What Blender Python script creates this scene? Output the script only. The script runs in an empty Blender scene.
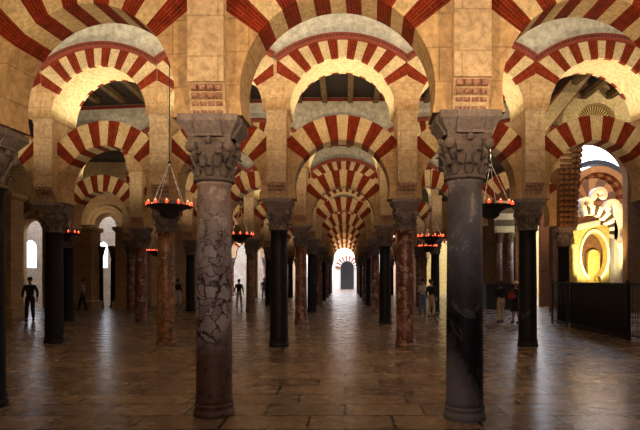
import bpy, bmesh, math, random
from mathutils import Vector, Matrix
random.seed(7)
PI = math.pi
S = bpy.context.scene
C = S.collection
F = 527.0; VX = 345.0; HY = 278.0; EYE = 1.78

def at(px, py, D):                      # a point of the photograph at depth D -> metres
    return Vector(((px-VX)*D/F, D, EYE+(HY-py)*D/F))

# ------------------------------------------------------------------ materials
def newmat(name):
    m = bpy.data.materials.new(name); m.use_nodes = True
    nt = m.node_tree; b = nt.nodes['Principled BSDF']
    return m, nt, b
def N(nt, t, **kw):
    n = nt.nodes.new(t)
    for k, v in kw.items():
        if k in n.inputs: n.inputs[k].default_value = v
        else: setattr(n, k, v)
    return n
def ramp(nt, fac, stops, interp='LINEAR'):
    r = nt.nodes.new('ShaderNodeValToRGB'); r.color_ramp.interpolation = interp
    e = r.color_ramp.elements
    while len(e) < len(stops): e.new(0.5)
    for i, (p, c) in enumerate(stops):
        e[i].position = p; e[i].color = (c[0], c[1], c[2], 1)
    nt.links.new(fac, r.inputs[0]); return r
def mix(nt, fac, a, b, mode='MIX'):
    m = nt.nodes.new('ShaderNodeMix'); m.data_type = 'RGBA'; m.blend_type = mode
    for s, v in ((0, fac), (6, a), (7, b)):
        if hasattr(v, 'links') or hasattr(v, 'is_linked'): nt.links.new(v, m.inputs[s])
        else: m.inputs[s].default_value = v if s == 0 else (v[0], v[1], v[2], 1)
    return m.outputs[2]
def stone(name, a, b, scale=1.6, rough=.85, bump=.35, blocks=None, dark=None, world=False):
    m, nt, bs = newmat(name)
    tc = N(nt, 'ShaderNodeTexCoord'); co = tc.outputs['Object']
    if world:
        g = N(nt, 'ShaderNodeNewGeometry'); co = g.outputs['Position']
    n1 = N(nt, 'ShaderNodeTexNoise', Scale=scale, Detail=8.0, Roughness=.65); nt.links.new(co, n1.inputs['Vector'])
    r1 = ramp(nt, n1.outputs['Fac'], [(.3, a), (.7, b)])
    n2 = N(nt, 'ShaderNodeTexNoise', Scale=scale*9, Detail=5.0, Roughness=.7); nt.links.new(co, n2.inputs['Vector'])
    r2 = ramp(nt, n2.outputs['Fac'], [(.3, (.45,.42,.39)), (.62, (1.12,1.12,1.12))])
    col = mix(nt, .8, r1.outputs[0], r2.outputs[0], 'MULTIPLY')
    h = n2.outputs['Fac']
    if blocks:
        sx = N(nt, 'ShaderNodeSeparateXYZ'); nt.links.new(co, sx.inputs[0])
        cx = N(nt, 'ShaderNodeCombineXYZ'); ad = N(nt, 'ShaderNodeMath', operation='ADD')
        nt.links.new(sx.outputs[0], ad.inputs[0]); nt.links.new(sx.outputs[1], ad.inputs[1])
        nt.links.new(ad.outputs[0], cx.inputs[0]); nt.links.new(sx.outputs[2], cx.inputs[1])
        br = N(nt, 'ShaderNodeTexBrick', Scale=1.0)
        br.inputs['Brick Width'].default_value = blocks[0]; br.inputs['Row Height'].default_value = blocks[1]
        br.inputs['Mortar Size'].default_value = .012; br.inputs['Mortar Smooth'].default_value = .6
        br.inputs['Color1'].default_value = (1,1,1,1); br.inputs['Color2'].default_value = (.86,.84,.82,1); br.inputs['Mortar'].default_value = (.5,.45,.4,1)
        nt.links.new(cx.outputs[0], br.inputs['Vector'])
        col = mix(nt, .7, col, br.outputs['Color'], 'MULTIPLY')
    nt.links.new(col, bs.inputs['Base Color']); bs.inputs['Roughness'].default_value = rough
    bp = N(nt, 'ShaderNodeBump', Strength=bump, Distance=.02); nt.links.new(h, bp.inputs['Height'])
    nt.links.new(bp.outputs[0], bs.inputs['Normal'])
    return m
def brick_red():
    m, nt, bs = newmat('red_brick_voussoir')
    uv = N(nt, 'ShaderNodeUVMap')
    br = N(nt, 'ShaderNodeTexBrick', Scale=1.0)
    for k, v in (('Brick Width', .34), ('Row Height', .052), ('Mortar Size', .006), ('Mortar Smooth', .3)): br.inputs[k].default_value = v
    br.inputs['Color1'].default_value = (.20,.018,.005,1); br.inputs['Color2'].default_value = (.13,.011,.005,1); br.inputs['Mortar'].default_value = (.26,.07,.025,1)
    nt.links.new(uv.outputs[0], br.inputs['Vector'])
    g = N(nt, 'ShaderNodeNewGeometry')
    n = N(nt, 'ShaderNodeTexNoise', Scale=7.0, Detail=6.0); nt.links.new(g.outputs['Position'], n.inputs['Vector'])
    r = ramp(nt, n.outputs['Fac'], [(.3, (.6,.6,.6)), (.7, (1.25,1.15,1.1))])
    nt.links.new(mix(nt, .9, br.outputs['Color'], r.outputs[0], 'MULTIPLY'), bs.inputs['Base Color'])
    bs.inputs['Roughness'].default_value = .85; bs.inputs['Specular IOR Level'].default_value = .15
    bp = N(nt, 'ShaderNodeBump', Strength=.4, Distance=.02); nt.links.new(n.outputs['Fac'], bp.inputs['Height']); nt.links.new(bp.outputs[0], bs.inputs['Normal'])
    return m
def breccia(name, vein, a, b, c, scale=5.0, rough=.35, width=.05, varied=False):
    m, nt, bs = newmat(name)
    tc = N(nt, 'ShaderNodeTexCoord'); oi = N(nt, 'ShaderNodeObjectInfo')
    ad = N(nt, 'ShaderNodeVectorMath', operation='ADD'); sc = N(nt, 'ShaderNodeMath', operation='MULTIPLY'); sc.inputs[1].default_value = 37.0
    nt.links.new(oi.outputs['Random'], sc.inputs[0]); nt.links.new(tc.outputs['Object'], ad.inputs[0]); nt.links.new(sc.outputs[0], ad.inputs[1])
    co = ad.outputs[0]
    w = N(nt, 'ShaderNodeTexNoise', Scale=scale*.9, Detail=4.0); nt.links.new(co, w.inputs['Vector'])
    wm = N(nt, 'ShaderNodeVectorMath', operation='MULTIPLY_ADD'); wm.inputs[1].default_value = (.34,.34,.34)
    nt.links.new(w.outputs['Color'], wm.inputs[0]); nt.links.new(co, wm.inputs[2])
    v = N(nt, 'ShaderNodeTexVoronoi', feature='DISTANCE_TO_EDGE', Scale=scale); nt.links.new(wm.outputs[0], v.inputs['Vector'])
    v2 = N(nt, 'ShaderNodeTexVoronoi', feature='F1', Scale=scale); nt.links.new(wm.outputs[0], v2.inputs['Vector'])
    sep = N(nt, 'ShaderNodeSeparateColor'); nt.links.new(v2.outputs['Color'], sep.inputs[0])
    cc = ramp(nt, sep.outputs[0], [(.1, a), (.5, b), (.9, c)])
    n2 = N(nt, 'ShaderNodeTexNoise', Scale=scale*4, Detail=6.0, Roughness=.75); nt.links.new(co, n2.inputs['Vector'])
    r2 = ramp(nt, n2.outputs['Fac'], [(.3, (.6,.6,.6)), (.65, (1.1,1.1,1.1))])
    c1 = mix(nt, .8, cc.outputs[0], r2.outputs[0], 'MULTIPLY')
    # the veins are broad in places and absent in others
    n3 = N(nt, 'ShaderNodeTexNoise', Scale=scale*.45, Detail=3.0); nt.links.new(co, n3.inputs['Vector'])
    mr = N(nt, 'ShaderNodeMapRange'); nt.links.new(n3.outputs['Fac'], mr.inputs[0])
    for i, x in enumerate((.35, .7, 0.005, width*2)): mr.inputs[i+1].default_value = x
    dv = N(nt, 'ShaderNodeMath', operation='DIVIDE'); nt.links.new(v.outputs['Distance'], dv.inputs[0]); nt.links.new(mr.outputs[0], dv.inputs[1])
    if varied:      # the stone of this shaft is pale at the top, broken into clasts in the middle, brown below
        sz = N(nt, 'ShaderNodeSeparateXYZ'); nt.links.new(tc.outputs['Object'], sz.inputs[0])
        zr = ramp(nt, sz.outputs[2], [(0,(0,0,0)),(1,(1,1,1))])
        mz = N(nt, 'ShaderNodeMapRange'); nt.links.new(sz.outputs[2], mz.inputs[0])
        for i, x in enumerate((1.6, 2.5, 1.0, .22)): mz.inputs[i+1].default_value = x
        ml = N(nt, 'ShaderNodeMath', operation='DIVIDE'); nt.links.new(dv.outputs[0], ml.inputs[0]); nt.links.new(mz.outputs[0], ml.inputs[1]); dv = ml
        mc = N(nt, 'ShaderNodeMapRange'); nt.links.new(sz.outputs[2], mc.inputs[0])
        ns_ = N(nt, 'ShaderNodeMath', operation='MULTIPLY_ADD'); ns_.inputs[1].default_value = 1.1; nt.links.new(n3.outputs['Fac'], ns_.inputs[0]); nt.links.new(sz.outputs[2], ns_.inputs[2]); nt.links.new(ns_.outputs[0], mc.inputs[0])
        for i, x in enumerate((1.25, 1.75, 1.0, 0.0)): mc.inputs[i+1].default_value = x
        c1 = mix(nt, mc.outputs[0], c1, (.13,.06,.04))
    rv = ramp(nt, dv.outputs[0], [(.45, (1,1,1)), (1.0, (0,0,0))])
    nt.links.new(mix(nt, rv.outputs[0], c1, vein), bs.inputs['Base Color'])
    bs.inputs['Roughness'].default_value = rough
    return m
def veined(name, base, streak, rough=.3, lo=.58, scale=1.6):
    m, nt, bs = newmat(name)
    tc = N(nt, 'ShaderNodeTexCoord'); oi = N(nt, 'ShaderNodeObjectInfo')
    ad = N(nt, 'ShaderNodeVectorMath', operation='ADD'); sc = N(nt, 'ShaderNodeMath', operation='MULTIPLY'); sc.inputs[1].default_value = 23.0
    nt.links.new(oi.outputs['Random'], sc.inputs[0]); nt.links.new(tc.outputs['Object'], ad.inputs[0]); nt.links.new(sc.outputs[0], ad.inputs[1])
    n = N(nt, 'ShaderNodeTexNoise', Scale=scale, Detail=9.0, Roughness=.62, Distortion=1.3); nt.links.new(ad.outputs[0], n.inputs['Vector'])
    r = ramp(nt, n.outputs['Fac'], [(.2, base), (lo, [x*1.5 for x in base]), (lo+.035, streak), (lo+.08, [x*2 for x in base])])
    nt.links.new(r.outputs[0], bs.inputs['Base Color']); bs.inputs['Roughness'].default_value = rough; bs.inputs['Specular IOR Level'].default_value = .2
    return m
def worn(name):        # dark streaked marble, its foot rubbed pale on one side
    m, nt, bs = newmat(name)
    tc = N(nt, 'ShaderNodeTexCoord'); co = tc.outputs['Object']
    n = N(nt, 'ShaderNodeTexNoise', Scale=1.5, Detail=9.0, Roughness=.6, Distortion=1.6); nt.links.new(co, n.inputs['Vector'])
    sx = N(nt, 'ShaderNodeSeparateXYZ'); nt.links.new(co, sx.inputs[0])
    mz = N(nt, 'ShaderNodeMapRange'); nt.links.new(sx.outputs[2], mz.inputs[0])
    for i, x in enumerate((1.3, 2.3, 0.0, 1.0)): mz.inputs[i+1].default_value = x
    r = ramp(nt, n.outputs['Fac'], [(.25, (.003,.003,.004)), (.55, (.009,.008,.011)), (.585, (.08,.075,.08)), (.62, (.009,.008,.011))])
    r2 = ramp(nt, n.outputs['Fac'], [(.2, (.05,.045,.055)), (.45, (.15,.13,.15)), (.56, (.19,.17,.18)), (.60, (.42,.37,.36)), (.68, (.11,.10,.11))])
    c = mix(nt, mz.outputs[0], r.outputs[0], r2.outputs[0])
    # rubbed patch
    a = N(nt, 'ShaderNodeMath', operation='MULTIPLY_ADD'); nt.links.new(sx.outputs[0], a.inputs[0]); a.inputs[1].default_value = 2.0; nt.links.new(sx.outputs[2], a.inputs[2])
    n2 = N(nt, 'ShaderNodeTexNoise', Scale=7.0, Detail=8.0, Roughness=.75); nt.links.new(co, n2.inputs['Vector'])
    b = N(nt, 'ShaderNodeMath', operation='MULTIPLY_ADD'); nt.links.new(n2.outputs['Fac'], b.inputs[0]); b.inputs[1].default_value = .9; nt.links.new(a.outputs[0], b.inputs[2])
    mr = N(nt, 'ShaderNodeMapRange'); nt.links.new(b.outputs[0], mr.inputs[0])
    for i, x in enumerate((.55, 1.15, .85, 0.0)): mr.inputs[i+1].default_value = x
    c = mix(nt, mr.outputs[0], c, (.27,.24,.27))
    nt.links.new(c, bs.inputs['Base Color']); bs.inputs['Roughness'].default_value = .55; bs.inputs['Specular IOR Level'].default_value = .2
    return m
def plain(name, col, rough=.6, metal=0.0, emit=None, strength=0):
    m, nt, bs = newmat(name)
    g = N(nt, 'ShaderNodeNewGeometry')
    n = N(nt, 'ShaderNodeTexNoise', Scale=14.0, Detail=4.0); nt.links.new(g.outputs['Position'], n.inputs['Vector'])
    r = ramp(nt, n.outputs['Fac'], [(.3, [x*.8 for x in col]), (.7, [min(1, x*1.12) for x in col])])
    nt.links.new(r.outputs[0], bs.inputs['Base Color'])
    bs.inputs['Roughness'].default_value = rough; bs.inputs['Metallic'].default_value = metal
    if emit:
        bs.inputs['Emission Color'].default_value = (*emit, 1); bs.inputs['Emission Strength'].default_value = strength
    return m

M = {}
M['cream'] = stone('cream_limestone', (.50,.37,.20), (.76,.61,.38), 2.0, world=True)
M['red'] = brick_red()
M['tan'] = stone('tan_masonry', (.44,.28,.14), (.62,.43,.24), 1.1, blocks=(.9,.42), world=True)
M['pier'] = stone('pier_masonry', (.50,.36,.23), (.66,.51,.35), 1.4, blocks=(1.4,.5), world=True)
M['plaster'] = stone('pale_plaster', (.60,.57,.49), (.74,.71,.62), .7, bump=.15, world=True)
M['soffit'] = stone('soffit_plaster', (.55,.43,.22), (.70,.58,.34), 1.2, bump=.2, world=True)
M['moulding'] = plain('red_painted_moulding', (.22,.035,.018), .7)
M['dentil'] = plain('dark_bead', (.03,.018,.012), .7)
M['capital'] = stone('capital_stone', (.09,.068,.065), (.20,.155,.15), 3.0, bump=.5, world=True)
M['impost'] = stone('grey_impost_stone', (.13,.105,.11), (.25,.205,.21), 2.0, world=True)
M['roll'] = stone('pink_roll_corbel', (.33,.17,.12), (.45,.25,.18), 3.0, world=True)
M['shaft_pink'] = breccia('pink_breccia', (.05,.018,.014), (.40,.29,.27), (.28,.19,.175), (.52,.42,.38), 6.5, .5, .085, True)
M['shaft_red'] = breccia('red_breccia', (.03,.007,.005), (.20,.06,.035), (.12,.034,.022), (.38,.22,.17), 6.5, .4, .07)
M['shaft_brown'] = breccia('brown_breccia', (.03,.012,.007), (.25,.11,.045), (.17,.07,.028), (.32,.17,.08), 5.5, .4, .07)
M['shaft_black'] = veined('black_marble', (.006,.005,.006), (.05,.05,.055), .5, .66, 1.2)
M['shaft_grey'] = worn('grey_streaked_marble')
M['brown'] = stone('brown_brick', (.16,.07,.03), (.30,.14,.06), 2.5, blocks=(.45,.16), world=True)
M['orange'] = stone('orange_lit_brick', (.42,.17,.05), (.60,.28,.09), 2.5, world=True)  # brick colour pushed to orange to carry the warm lamplight
M['white'] = stone('white_stone', (.66,.62,.58), (.82,.79,.75), 3.0, world=True)
M['black'] = plain('black_stone', (.02,.018,.018), .6)
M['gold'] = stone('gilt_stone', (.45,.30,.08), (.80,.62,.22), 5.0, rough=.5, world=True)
M['iron'] = plain('black_iron', (.006,.006,.006), .55)
M['wood'] = stone('dark_painted_timber', (.008,.005,.004), (.03,.013,.008), 5.0, world=True)
M['beamwood'] = stone('gilt_painted_beam', (.02,.012,.006), (.22,.13,.04), 9.0, world=True)
M['chain'] = plain('steel_chain', (.8,.8,.82), .35, .3)
M['darkchain'] = plain('dark_cable', (.02,.02,.02), .5)
M['cup'] = plain('red_glass_cup', (.5,.02,.01), .3, 0, (1.0,.06,.02), 3.0)
M['flame'] = plain('candle_flame', (1,.5,.2), .5, 0, (1.0,.25,.12), 5.0)
M['skin'] = plain('skin', (.42,.24,.17), .6)
M['hair'] = plain('dark_hair', (.02,.012,.01), .7)
M['c_black'] = plain('black_cloth', (.012,.012,.016), .9)
M['c_white'] = plain('white_cloth', (.55,.53,.52), .9)
M['c_beige'] = plain('beige_cloth', (.50,.40,.28), .9)
M['c_blue'] = plain('blue_cloth', (.12,.16,.35), .9)
M['c_red'] = plain('red_cloth', (.32,.04,.04), .9)
M['c_straw'] = plain('straw', (.62,.52,.36), .9)
M['stonepale'] = stone('pale_outdoor_stone', (.40,.34,.27), (.55,.48,.40), 1.2, blocks=(1.1,.55), world=True)

def floor_mat():
    m, nt, bs = newmat('marble_paving')
    g = N(nt, 'ShaderNodeNewGeometry')
    nd = N(nt, 'ShaderNodeTexNoise', Scale=.35, Detail=2.0); nt.links.new(g.outputs['Position'], nd.inputs['Vector'])
    br = N(nt, 'ShaderNodeTexBrick', Scale=1.0, offset=.43, squash=1.5, squash_frequency=3)
    for k, v in (('Brick Width', 1.05), ('Row Height', .62), ('Mortar Size', .022), ('Mortar Smooth', .1), ('Bias', .0)): br.inputs[k].default_value = v
    br.inputs['Color1'].default_value = (.29,.205,.15,1); br.inputs['Color2'].default_value = (.14,.095,.068,1); br.inputs['Mortar'].default_value = (.012,.008,.006,1)
    nt.links.new(g.outputs['Position'], br.inputs['Vector'])
    n = N(nt, 'ShaderNodeTexNoise', Scale=2.2, Detail=9.0, Roughness=.7, Distortion=.8)
    mp = N(nt, 'ShaderNodeMapping'); mp.inputs['Scale'].default_value = (1,1.5,1); mp.inputs['Rotation'].default_value = (0,0,.6)
    nt.links.new(g.outputs['Position'], mp.inputs[0]); nt.links.new(mp.outputs[0], n.inputs['Vector'])
    r = ramp(nt, n.outputs['Fac'], [(.3, (.72,.69,.66)), (.5, (.97,.95,.94)), (.72, (1.18,1.15,1.12))])
    nt.links.new(mix(nt, .75, br.outputs['Color'], r.outputs[0], 'MULTIPLY'), bs.inputs['Base Color'])
    rr = N(nt, 'ShaderNodeMapRange'); nt.links.new(n.outputs['Fac'], rr.inputs[0])
    for i, x in enumerate((.3, .7, .23, .31)): rr.inputs[i+1].default_value = x
    nt.links.new(rr.outputs[0], bs.inputs['Roughness'])
    bs.inputs['Specular IOR Level'].default_value = .55
    n4 = N(nt, 'ShaderNodeTexNoise', Scale=3.5, Detail=3.0); nt.links.new(g.outputs['Position'], n4.inputs['Vector'])
    b0 = N(nt, 'ShaderNodeBump', Strength=.03, Distance=.02); nt.links.new(n4.outputs['Fac'], b0.inputs['Height'])
    bp = N(nt, 'ShaderNodeBump', Strength=.5, Distance=.006, invert=True); nt.links.new(br.outputs['Fac'], bp.inputs['Height'])
    nt.links.new(b0.outputs[0], bp.inputs['Normal']); nt.links.new(bp.outputs[0], bs.inputs['Normal'])
    return m
M['floor'] = floor_mat()

# ------------------------------------------------------------------ mesh helpers
def link(name, me, parent=None, loc=None, rz=None):
    o = bpy.data.objects.new(name, me); C.objects.link(o)
    if parent: o.parent = parent
    if loc is not None: o.location = loc
    if rz is not None: o.rotation_euler = (0, 0, rz)
    return o
def tag(o, label, cat, group=None):
    o['label'] = label; o['category'] = cat; o['kind'] = 'thing'
    if group: o['group'] = group
    return o
def empty(name, loc, rz=0, label=None, cat=None, group=None):
    o = link(name, None, None, loc, rz)
    if label: tag(o, label, cat, group)
    return o
def struct(o): o['kind'] = 'structure'; return o
class MB:
    def __init__(s): s.v = []; s.f = []; s.m = []; s.uv = []; s.mats = []; s.smooth = []
    def mi(s, m):
        if m not in s.mats: s.mats.append(m)
        return s.mats.index(m)
    def poly(s, pts, m, uv=None, smooth=False):
        i = len(s.v); s.v += [tuple(p) for p in pts]; s.f.append(tuple(range(i, i+len(pts))))
        s.m.append(s.mi(m)); s.uv.append(uv or [(0,0)]*len(pts)); s.smooth.append(smooth)
    def grid(s, rows, m, closed=True, smooth=True):      # rows of points -> shared vertex quads
        i = len(s.v); n = len(rows[0])
        for r in rows: s.v += [tuple(p) for p in r]
        for a in range(len(rows)-1):
            for b in range(n if closed else n-1):
                c = (b+1) % n
                s.f.append((i+a*n+b, i+a*n+c, i+(a+1)*n+c, i+(a+1)*n+b)); s.m.append(s.mi(m)); s.uv.append([(0,0)]*4); s.smooth.append(smooth)
    def cap(s, row, m, flip=False):
        s.poly(row[::-1] if flip else row, m)
    def lathe(s, prof, m, n=28, cx=0, cy=0, caps=True, smooth=True):
        rows = [[(cx+r*math.cos(2*PI*k/n), cy+r*math.sin(2*PI*k/n), z) for k in range(n)] for r, z in prof]
        s.grid(rows, m, True, smooth)
        if caps: s.cap(rows[0], m, True); s.cap(rows[-1], m)
    def box(s, x0, x1, y0, y1, z0, z1, m, top=None):
        a = [(x0,y0,z0),(x1,y0,z0),(x1,y1,z0),(x0,y1,z0)]; t = top or (x0,x1,y0,y1)
        b = [(t[0],t[2],z1),(t[1],t[2],z1),(t[1],t[3],z1),(t[0],t[3],z1)]
        s.poly(a[::-1], m); s.poly(b, m)
        for k in range(4): j = (k+1) % 4; s.poly([a[k], a[j], b[j], b[k]], m)
    def tube(s, p, q, r, m, n=6, r2=None):
        p = Vector(p); q = Vector(q); d = (q-p).normalized(); u = d.orthogonal().normalized(); w = d.cross(u); r2 = r if r2 is None else r2
        rows = [[tuple(c+u*(rr*math.cos(2*PI*k/n))+w*(rr*math.sin(2*PI*k/n))) for k in range(n)] for c, rr in ((p, r), (q, r2))]
        s.grid(rows, m); s.cap(rows[0], m, True); s.cap(rows[1], m)
    def ball(s, c, r, m, n=10, sz=1.0, sx=1.0, sy=1.0):
        rows = []
        for a in range(1, n//2+2):
            t = PI*a/(n//2+2); rows.append([(c[0]+sx*r*math.sin(t)*math.cos(2*PI*k/n), c[1]+sy*r*math.sin(t)*math.sin(2*PI*k/n), c[2]-sz*r*math.cos(t)) for k in range(n)])
        s.grid(rows, m); s.cap(rows[0], m, True); s.cap(rows[-1], m)
    def mesh(s, name):
        me = bpy.data.meshes.new(name); me.from_pydata(s.v, [], s.f)
        for m in s.mats: me.materials.append(m if not isinstance(m, str) else M[m])
        uvl = me.uv_layers.new(name='UVMap')
        k = 0
        for i, p in enumerate(me.polygons):
            p.material_index = s.m[i]; p.use_smooth = s.smooth[i]
            for j in range(p.loop_total): uvl.data[p.loop_start+j].uv = s.uv[i][j]
        bm = bmesh.new(); bm.from_mesh(me)
        bmesh.ops.remove_doubles(bm, verts=bm.verts, dist=.0004); bm.normal_update()
        bmesh.ops.recalc_face_normals(bm, faces=bm.faces)
        bm.to_mesh(me); bm.free(); me.update()
        return me
    def build(s, name, parent=None, loc=None, rz=None): return link(name, s.mesh(name), parent, loc, rz)

# ------------------------------------------------------------------ arches
Z_IMP = 3.82; Z_ASTR = 3.02
def arch_mesh(name, hb, zc, r, zb, re, zec, thick, stripes, half, full_soffit, edge=.10, red='red', cream='cream', base='tan', sof='soffit', segdeg=3.0, zt=None, jit=.8):
    """masonry of one bay: intrados circle (r, zc), bottom zb, extrados circle (re, centre zec), sides at +-hb.
    stripes: centre angles from the vertical in degrees of red voussoirs; half: half width"""
    def inside(u, z):
        if abs(u) > hb+1e-6 or z < zb-1e-6: return False
        if zt is not None: return z <= zt+1e-6
        if z > zec and u*u+(z-zec)**2 > re*re: return False
        return True
    def outer(phi):
        d = (math.sin(phi), math.cos(phi)); lo = r; hi = 8.0
        for _ in range(34):
            mid = (lo+hi)/2
            if inside(d[0]*mid, zc+d[1]*mid): lo = mid
            else: hi = mid
        return lo
    phimax = PI/2+math.asin((zc-zb)/r) if zc > zb else PI/2
    angs = set([phimax, 0.0])
    bands = []
    for c in stripes:
        j = random.uniform(-jit, jit)
        bands.append((math.radians(c-half+j), math.radians(c+half+j)))
        angs.add(bands[-1][0]); angs.add(bands[-1][1])
    ze = (zt if zt is not None else zec+math.sqrt(max(0, re*re-hb*hb)))
    for z in (ze, zb): angs.add(math.atan2(hb, z-zc))
    if zt is None and re < hb: angs.add(math.atan2(re, zec-zc))
    n = int(2*math.degrees(phimax)/segdeg)
    for k in range(n+1): angs.add(phimax*k/(n/2) if k <= n/2 else 0)
    angs = sorted(a for a in set(list(angs)+[-a for a in angs]) if -phimax-1e-9 <= a <= phimax+1e-9)
    out = [angs[0]]
    for a in angs[1:]:
        if a-out[-1] > .002: out.append(a)
    angs = out
    maxb = max(b[1] for b in bands) if bands else 0
    mb = MB(); h = thick/2
    for a0, a1 in zip(angs, angs[1:]):
        am = (a0+a1)/2
        isr = any(b[0] < am < b[1] for b in bands)
        mat = red if isr else (cream if abs(am) < maxb else base)
        o0, o1 = outer(a0), outer(a1)
        P = lambda a, R, v: (math.sin(a)*R, v, zc+math.cos(a)*R)
        rm = (r+.5)
        U = lambda a, R: (R, a*rm)
        mb.poly([P(a0,r,-h), P(a1,r,-h), P(a1,o1,-h), P(a0,o0,-h)], mat, [U(a0,r),U(a1,r),U(a1,o1),U(a0,o0)])
        mb.poly([P(a1,r,h), P(a0,r,h), P(a0,o0,h), P(a1,o1,h)], mat, [U(a1,r),U(a0,r),U(a0,o0),U(a1,o1)])
        mb.poly([P(a0,o0,-h), P(a1,o1,-h), P(a1,o1,h), P(a0,o0,h)], mat)
        vs = [-h, -h+edge, h-edge, h]
        for k in range(3):
            mm = mat if (full_soffit or k != 1) else sof
            if not isr: mm = sof if not (full_soffit) else mat
            mb.poly([P(a1,r,vs[k]), P(a0,r,vs[k]), P(a0,r,vs[k+1]), P(a1,r,vs[k+1])], mm, [(vs[k],a1*rm),(vs[k],a0*rm),(vs[k+1],a0*rm),(vs[k+1],a1*rm)])
    # closing ends at the foot
    for sg in (-1, 1):
        a = phimax*sg; o = outer(a)
        mb.poly([(math.sin(a)*r,-h,zc+math.cos(a)*r), (math.sin(a)*o,-h,zc+math.cos(a)*o), (math.sin(a)*o,h,zc+math.cos(a)*o), (math.sin(a)*r,h,zc+math.cos(a)*r)], base)
    if zc == zb:
        zv = zec+math.sqrt(re*re-hb*hb)
        for sg in (-1, 1): mb.box(sg*hb-.09, sg*hb+.09, -h+.012, h-.012, zb, zv-.03, base)
    return mb.mesh(name)
UP_APEX = 7.81; UP_RE = 2.62; UP_ZEC = UP_APEX-UP_RE; T_UP = 1.08; T_LO = .54; CEIL = 8.72
def lower_mesh(hb, soffit=True):
    return arch_mesh('striped_lower_arch', hb, 4.12, min(1.22, hb-.40), Z_IMP, 1.86, 4.12, T_LO, [-48.5,-29.2,-9.8,9.8,29.2,48.5], 4.9, soffit)
def upper_mesh(hb):
    return arch_mesh('striped_upper_arch', hb, 6.02, min(1.33, hb-.28), 6.02, UP_RE, UP_ZEC, T_UP, [-57,-40.5,-24.3,-8.1,8.1,24.3,40.5,57], 4.1, False)
def cornice_mesh(hb, fine=True):
    mb = MB(); n = 30; h = T_UP/2
    amax = math.asin(hb/(UP_RE+.02))
    prof = [(-.02, 0), (-.02,.05), (.03,.06), (.045,.075), (.10,.10), (.13,.10), (.13,0)]    # (radial, projection)
    for sg in (-1, 1):
        rows = []
        for k in range(n+1):
            a = -amax+2*amax*k/n
            rows.append([(math.sin(a)*(UP_RE+dr), sg*(h+pj), UP_ZEC+math.cos(a)*(UP_RE+dr)) for dr, pj in prof])
        for r0, r1 in zip(rows, rows[1:]):
            for j in range(len(prof)-1): mb.poly([r0[j], r1[j], r1[j+1], r0[j+1]], 'moulding')
        if fine:
            nb = 44
            for k in range(nb):
                a = -amax+2*amax*(k+.5)/nb; w = amax/nb*.9
                p = [(math.sin(x)*(UP_RE+dr), sg*(h+.092), UP_ZEC+math.cos(x)*(UP_RE+dr)) for x, dr in ((a-w*.5,.045),(a+w*.5,.045),(a+w*.5,.085),(a-w*.5,.085))]
                q = [(x, y+sg*.012, z) for x, y, z in p]
                mb.poly(q, 'dentil')
                for i in range(4): mb.poly([p[i], p[(i+1)%4], q[(i+1)%4], q[i]], 'dentil')
    return mb.mesh('moulding')
def spandrel_mesh(hb):           # plaster wall between the upper arch and the ceiling
    mb = MB(); n = 24; h = T_UP/2-.06
    us = [-hb+2*hb*k/n for k in range(n+1)]
    zs = [UP_ZEC+math.sqrt(UP_RE**2-u*u)-.01 for u in us]
    for sg in (-1, 1): mb.box(sg*hb-.09, sg*hb+.09, -h+.012, h-.012, zs[0]+.02, CEIL-.01, 'plaster')
    for k in range(n):
        for sg in (-1, 1): mb.poly([(us[k],sg*h,zs[k]),(us[k+1],sg*h,zs[k+1]),(us[k+1],sg*h,CEIL),(us[k],sg*h,CEIL)], 'plaster')
        mb.poly([(us[k],-h,zs[k]),(us[k+1],-h,zs[k+1]),(us[k+1],h,zs[k+1]),(us[k],h,zs[k])], 'plaster')
    for sg in (-1, 1): mb.poly([(sg*hb,-h,zs[0]),(sg*hb,h,zs[0]),(sg*hb,h,CEIL),(sg*hb,-h,CEIL)], 'plaster')
    mb.box(-hb, hb, -h-.05, h+.05, CEIL-.16, CEIL-.04, 'moulding')
    return mb.mesh('wall')

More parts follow.
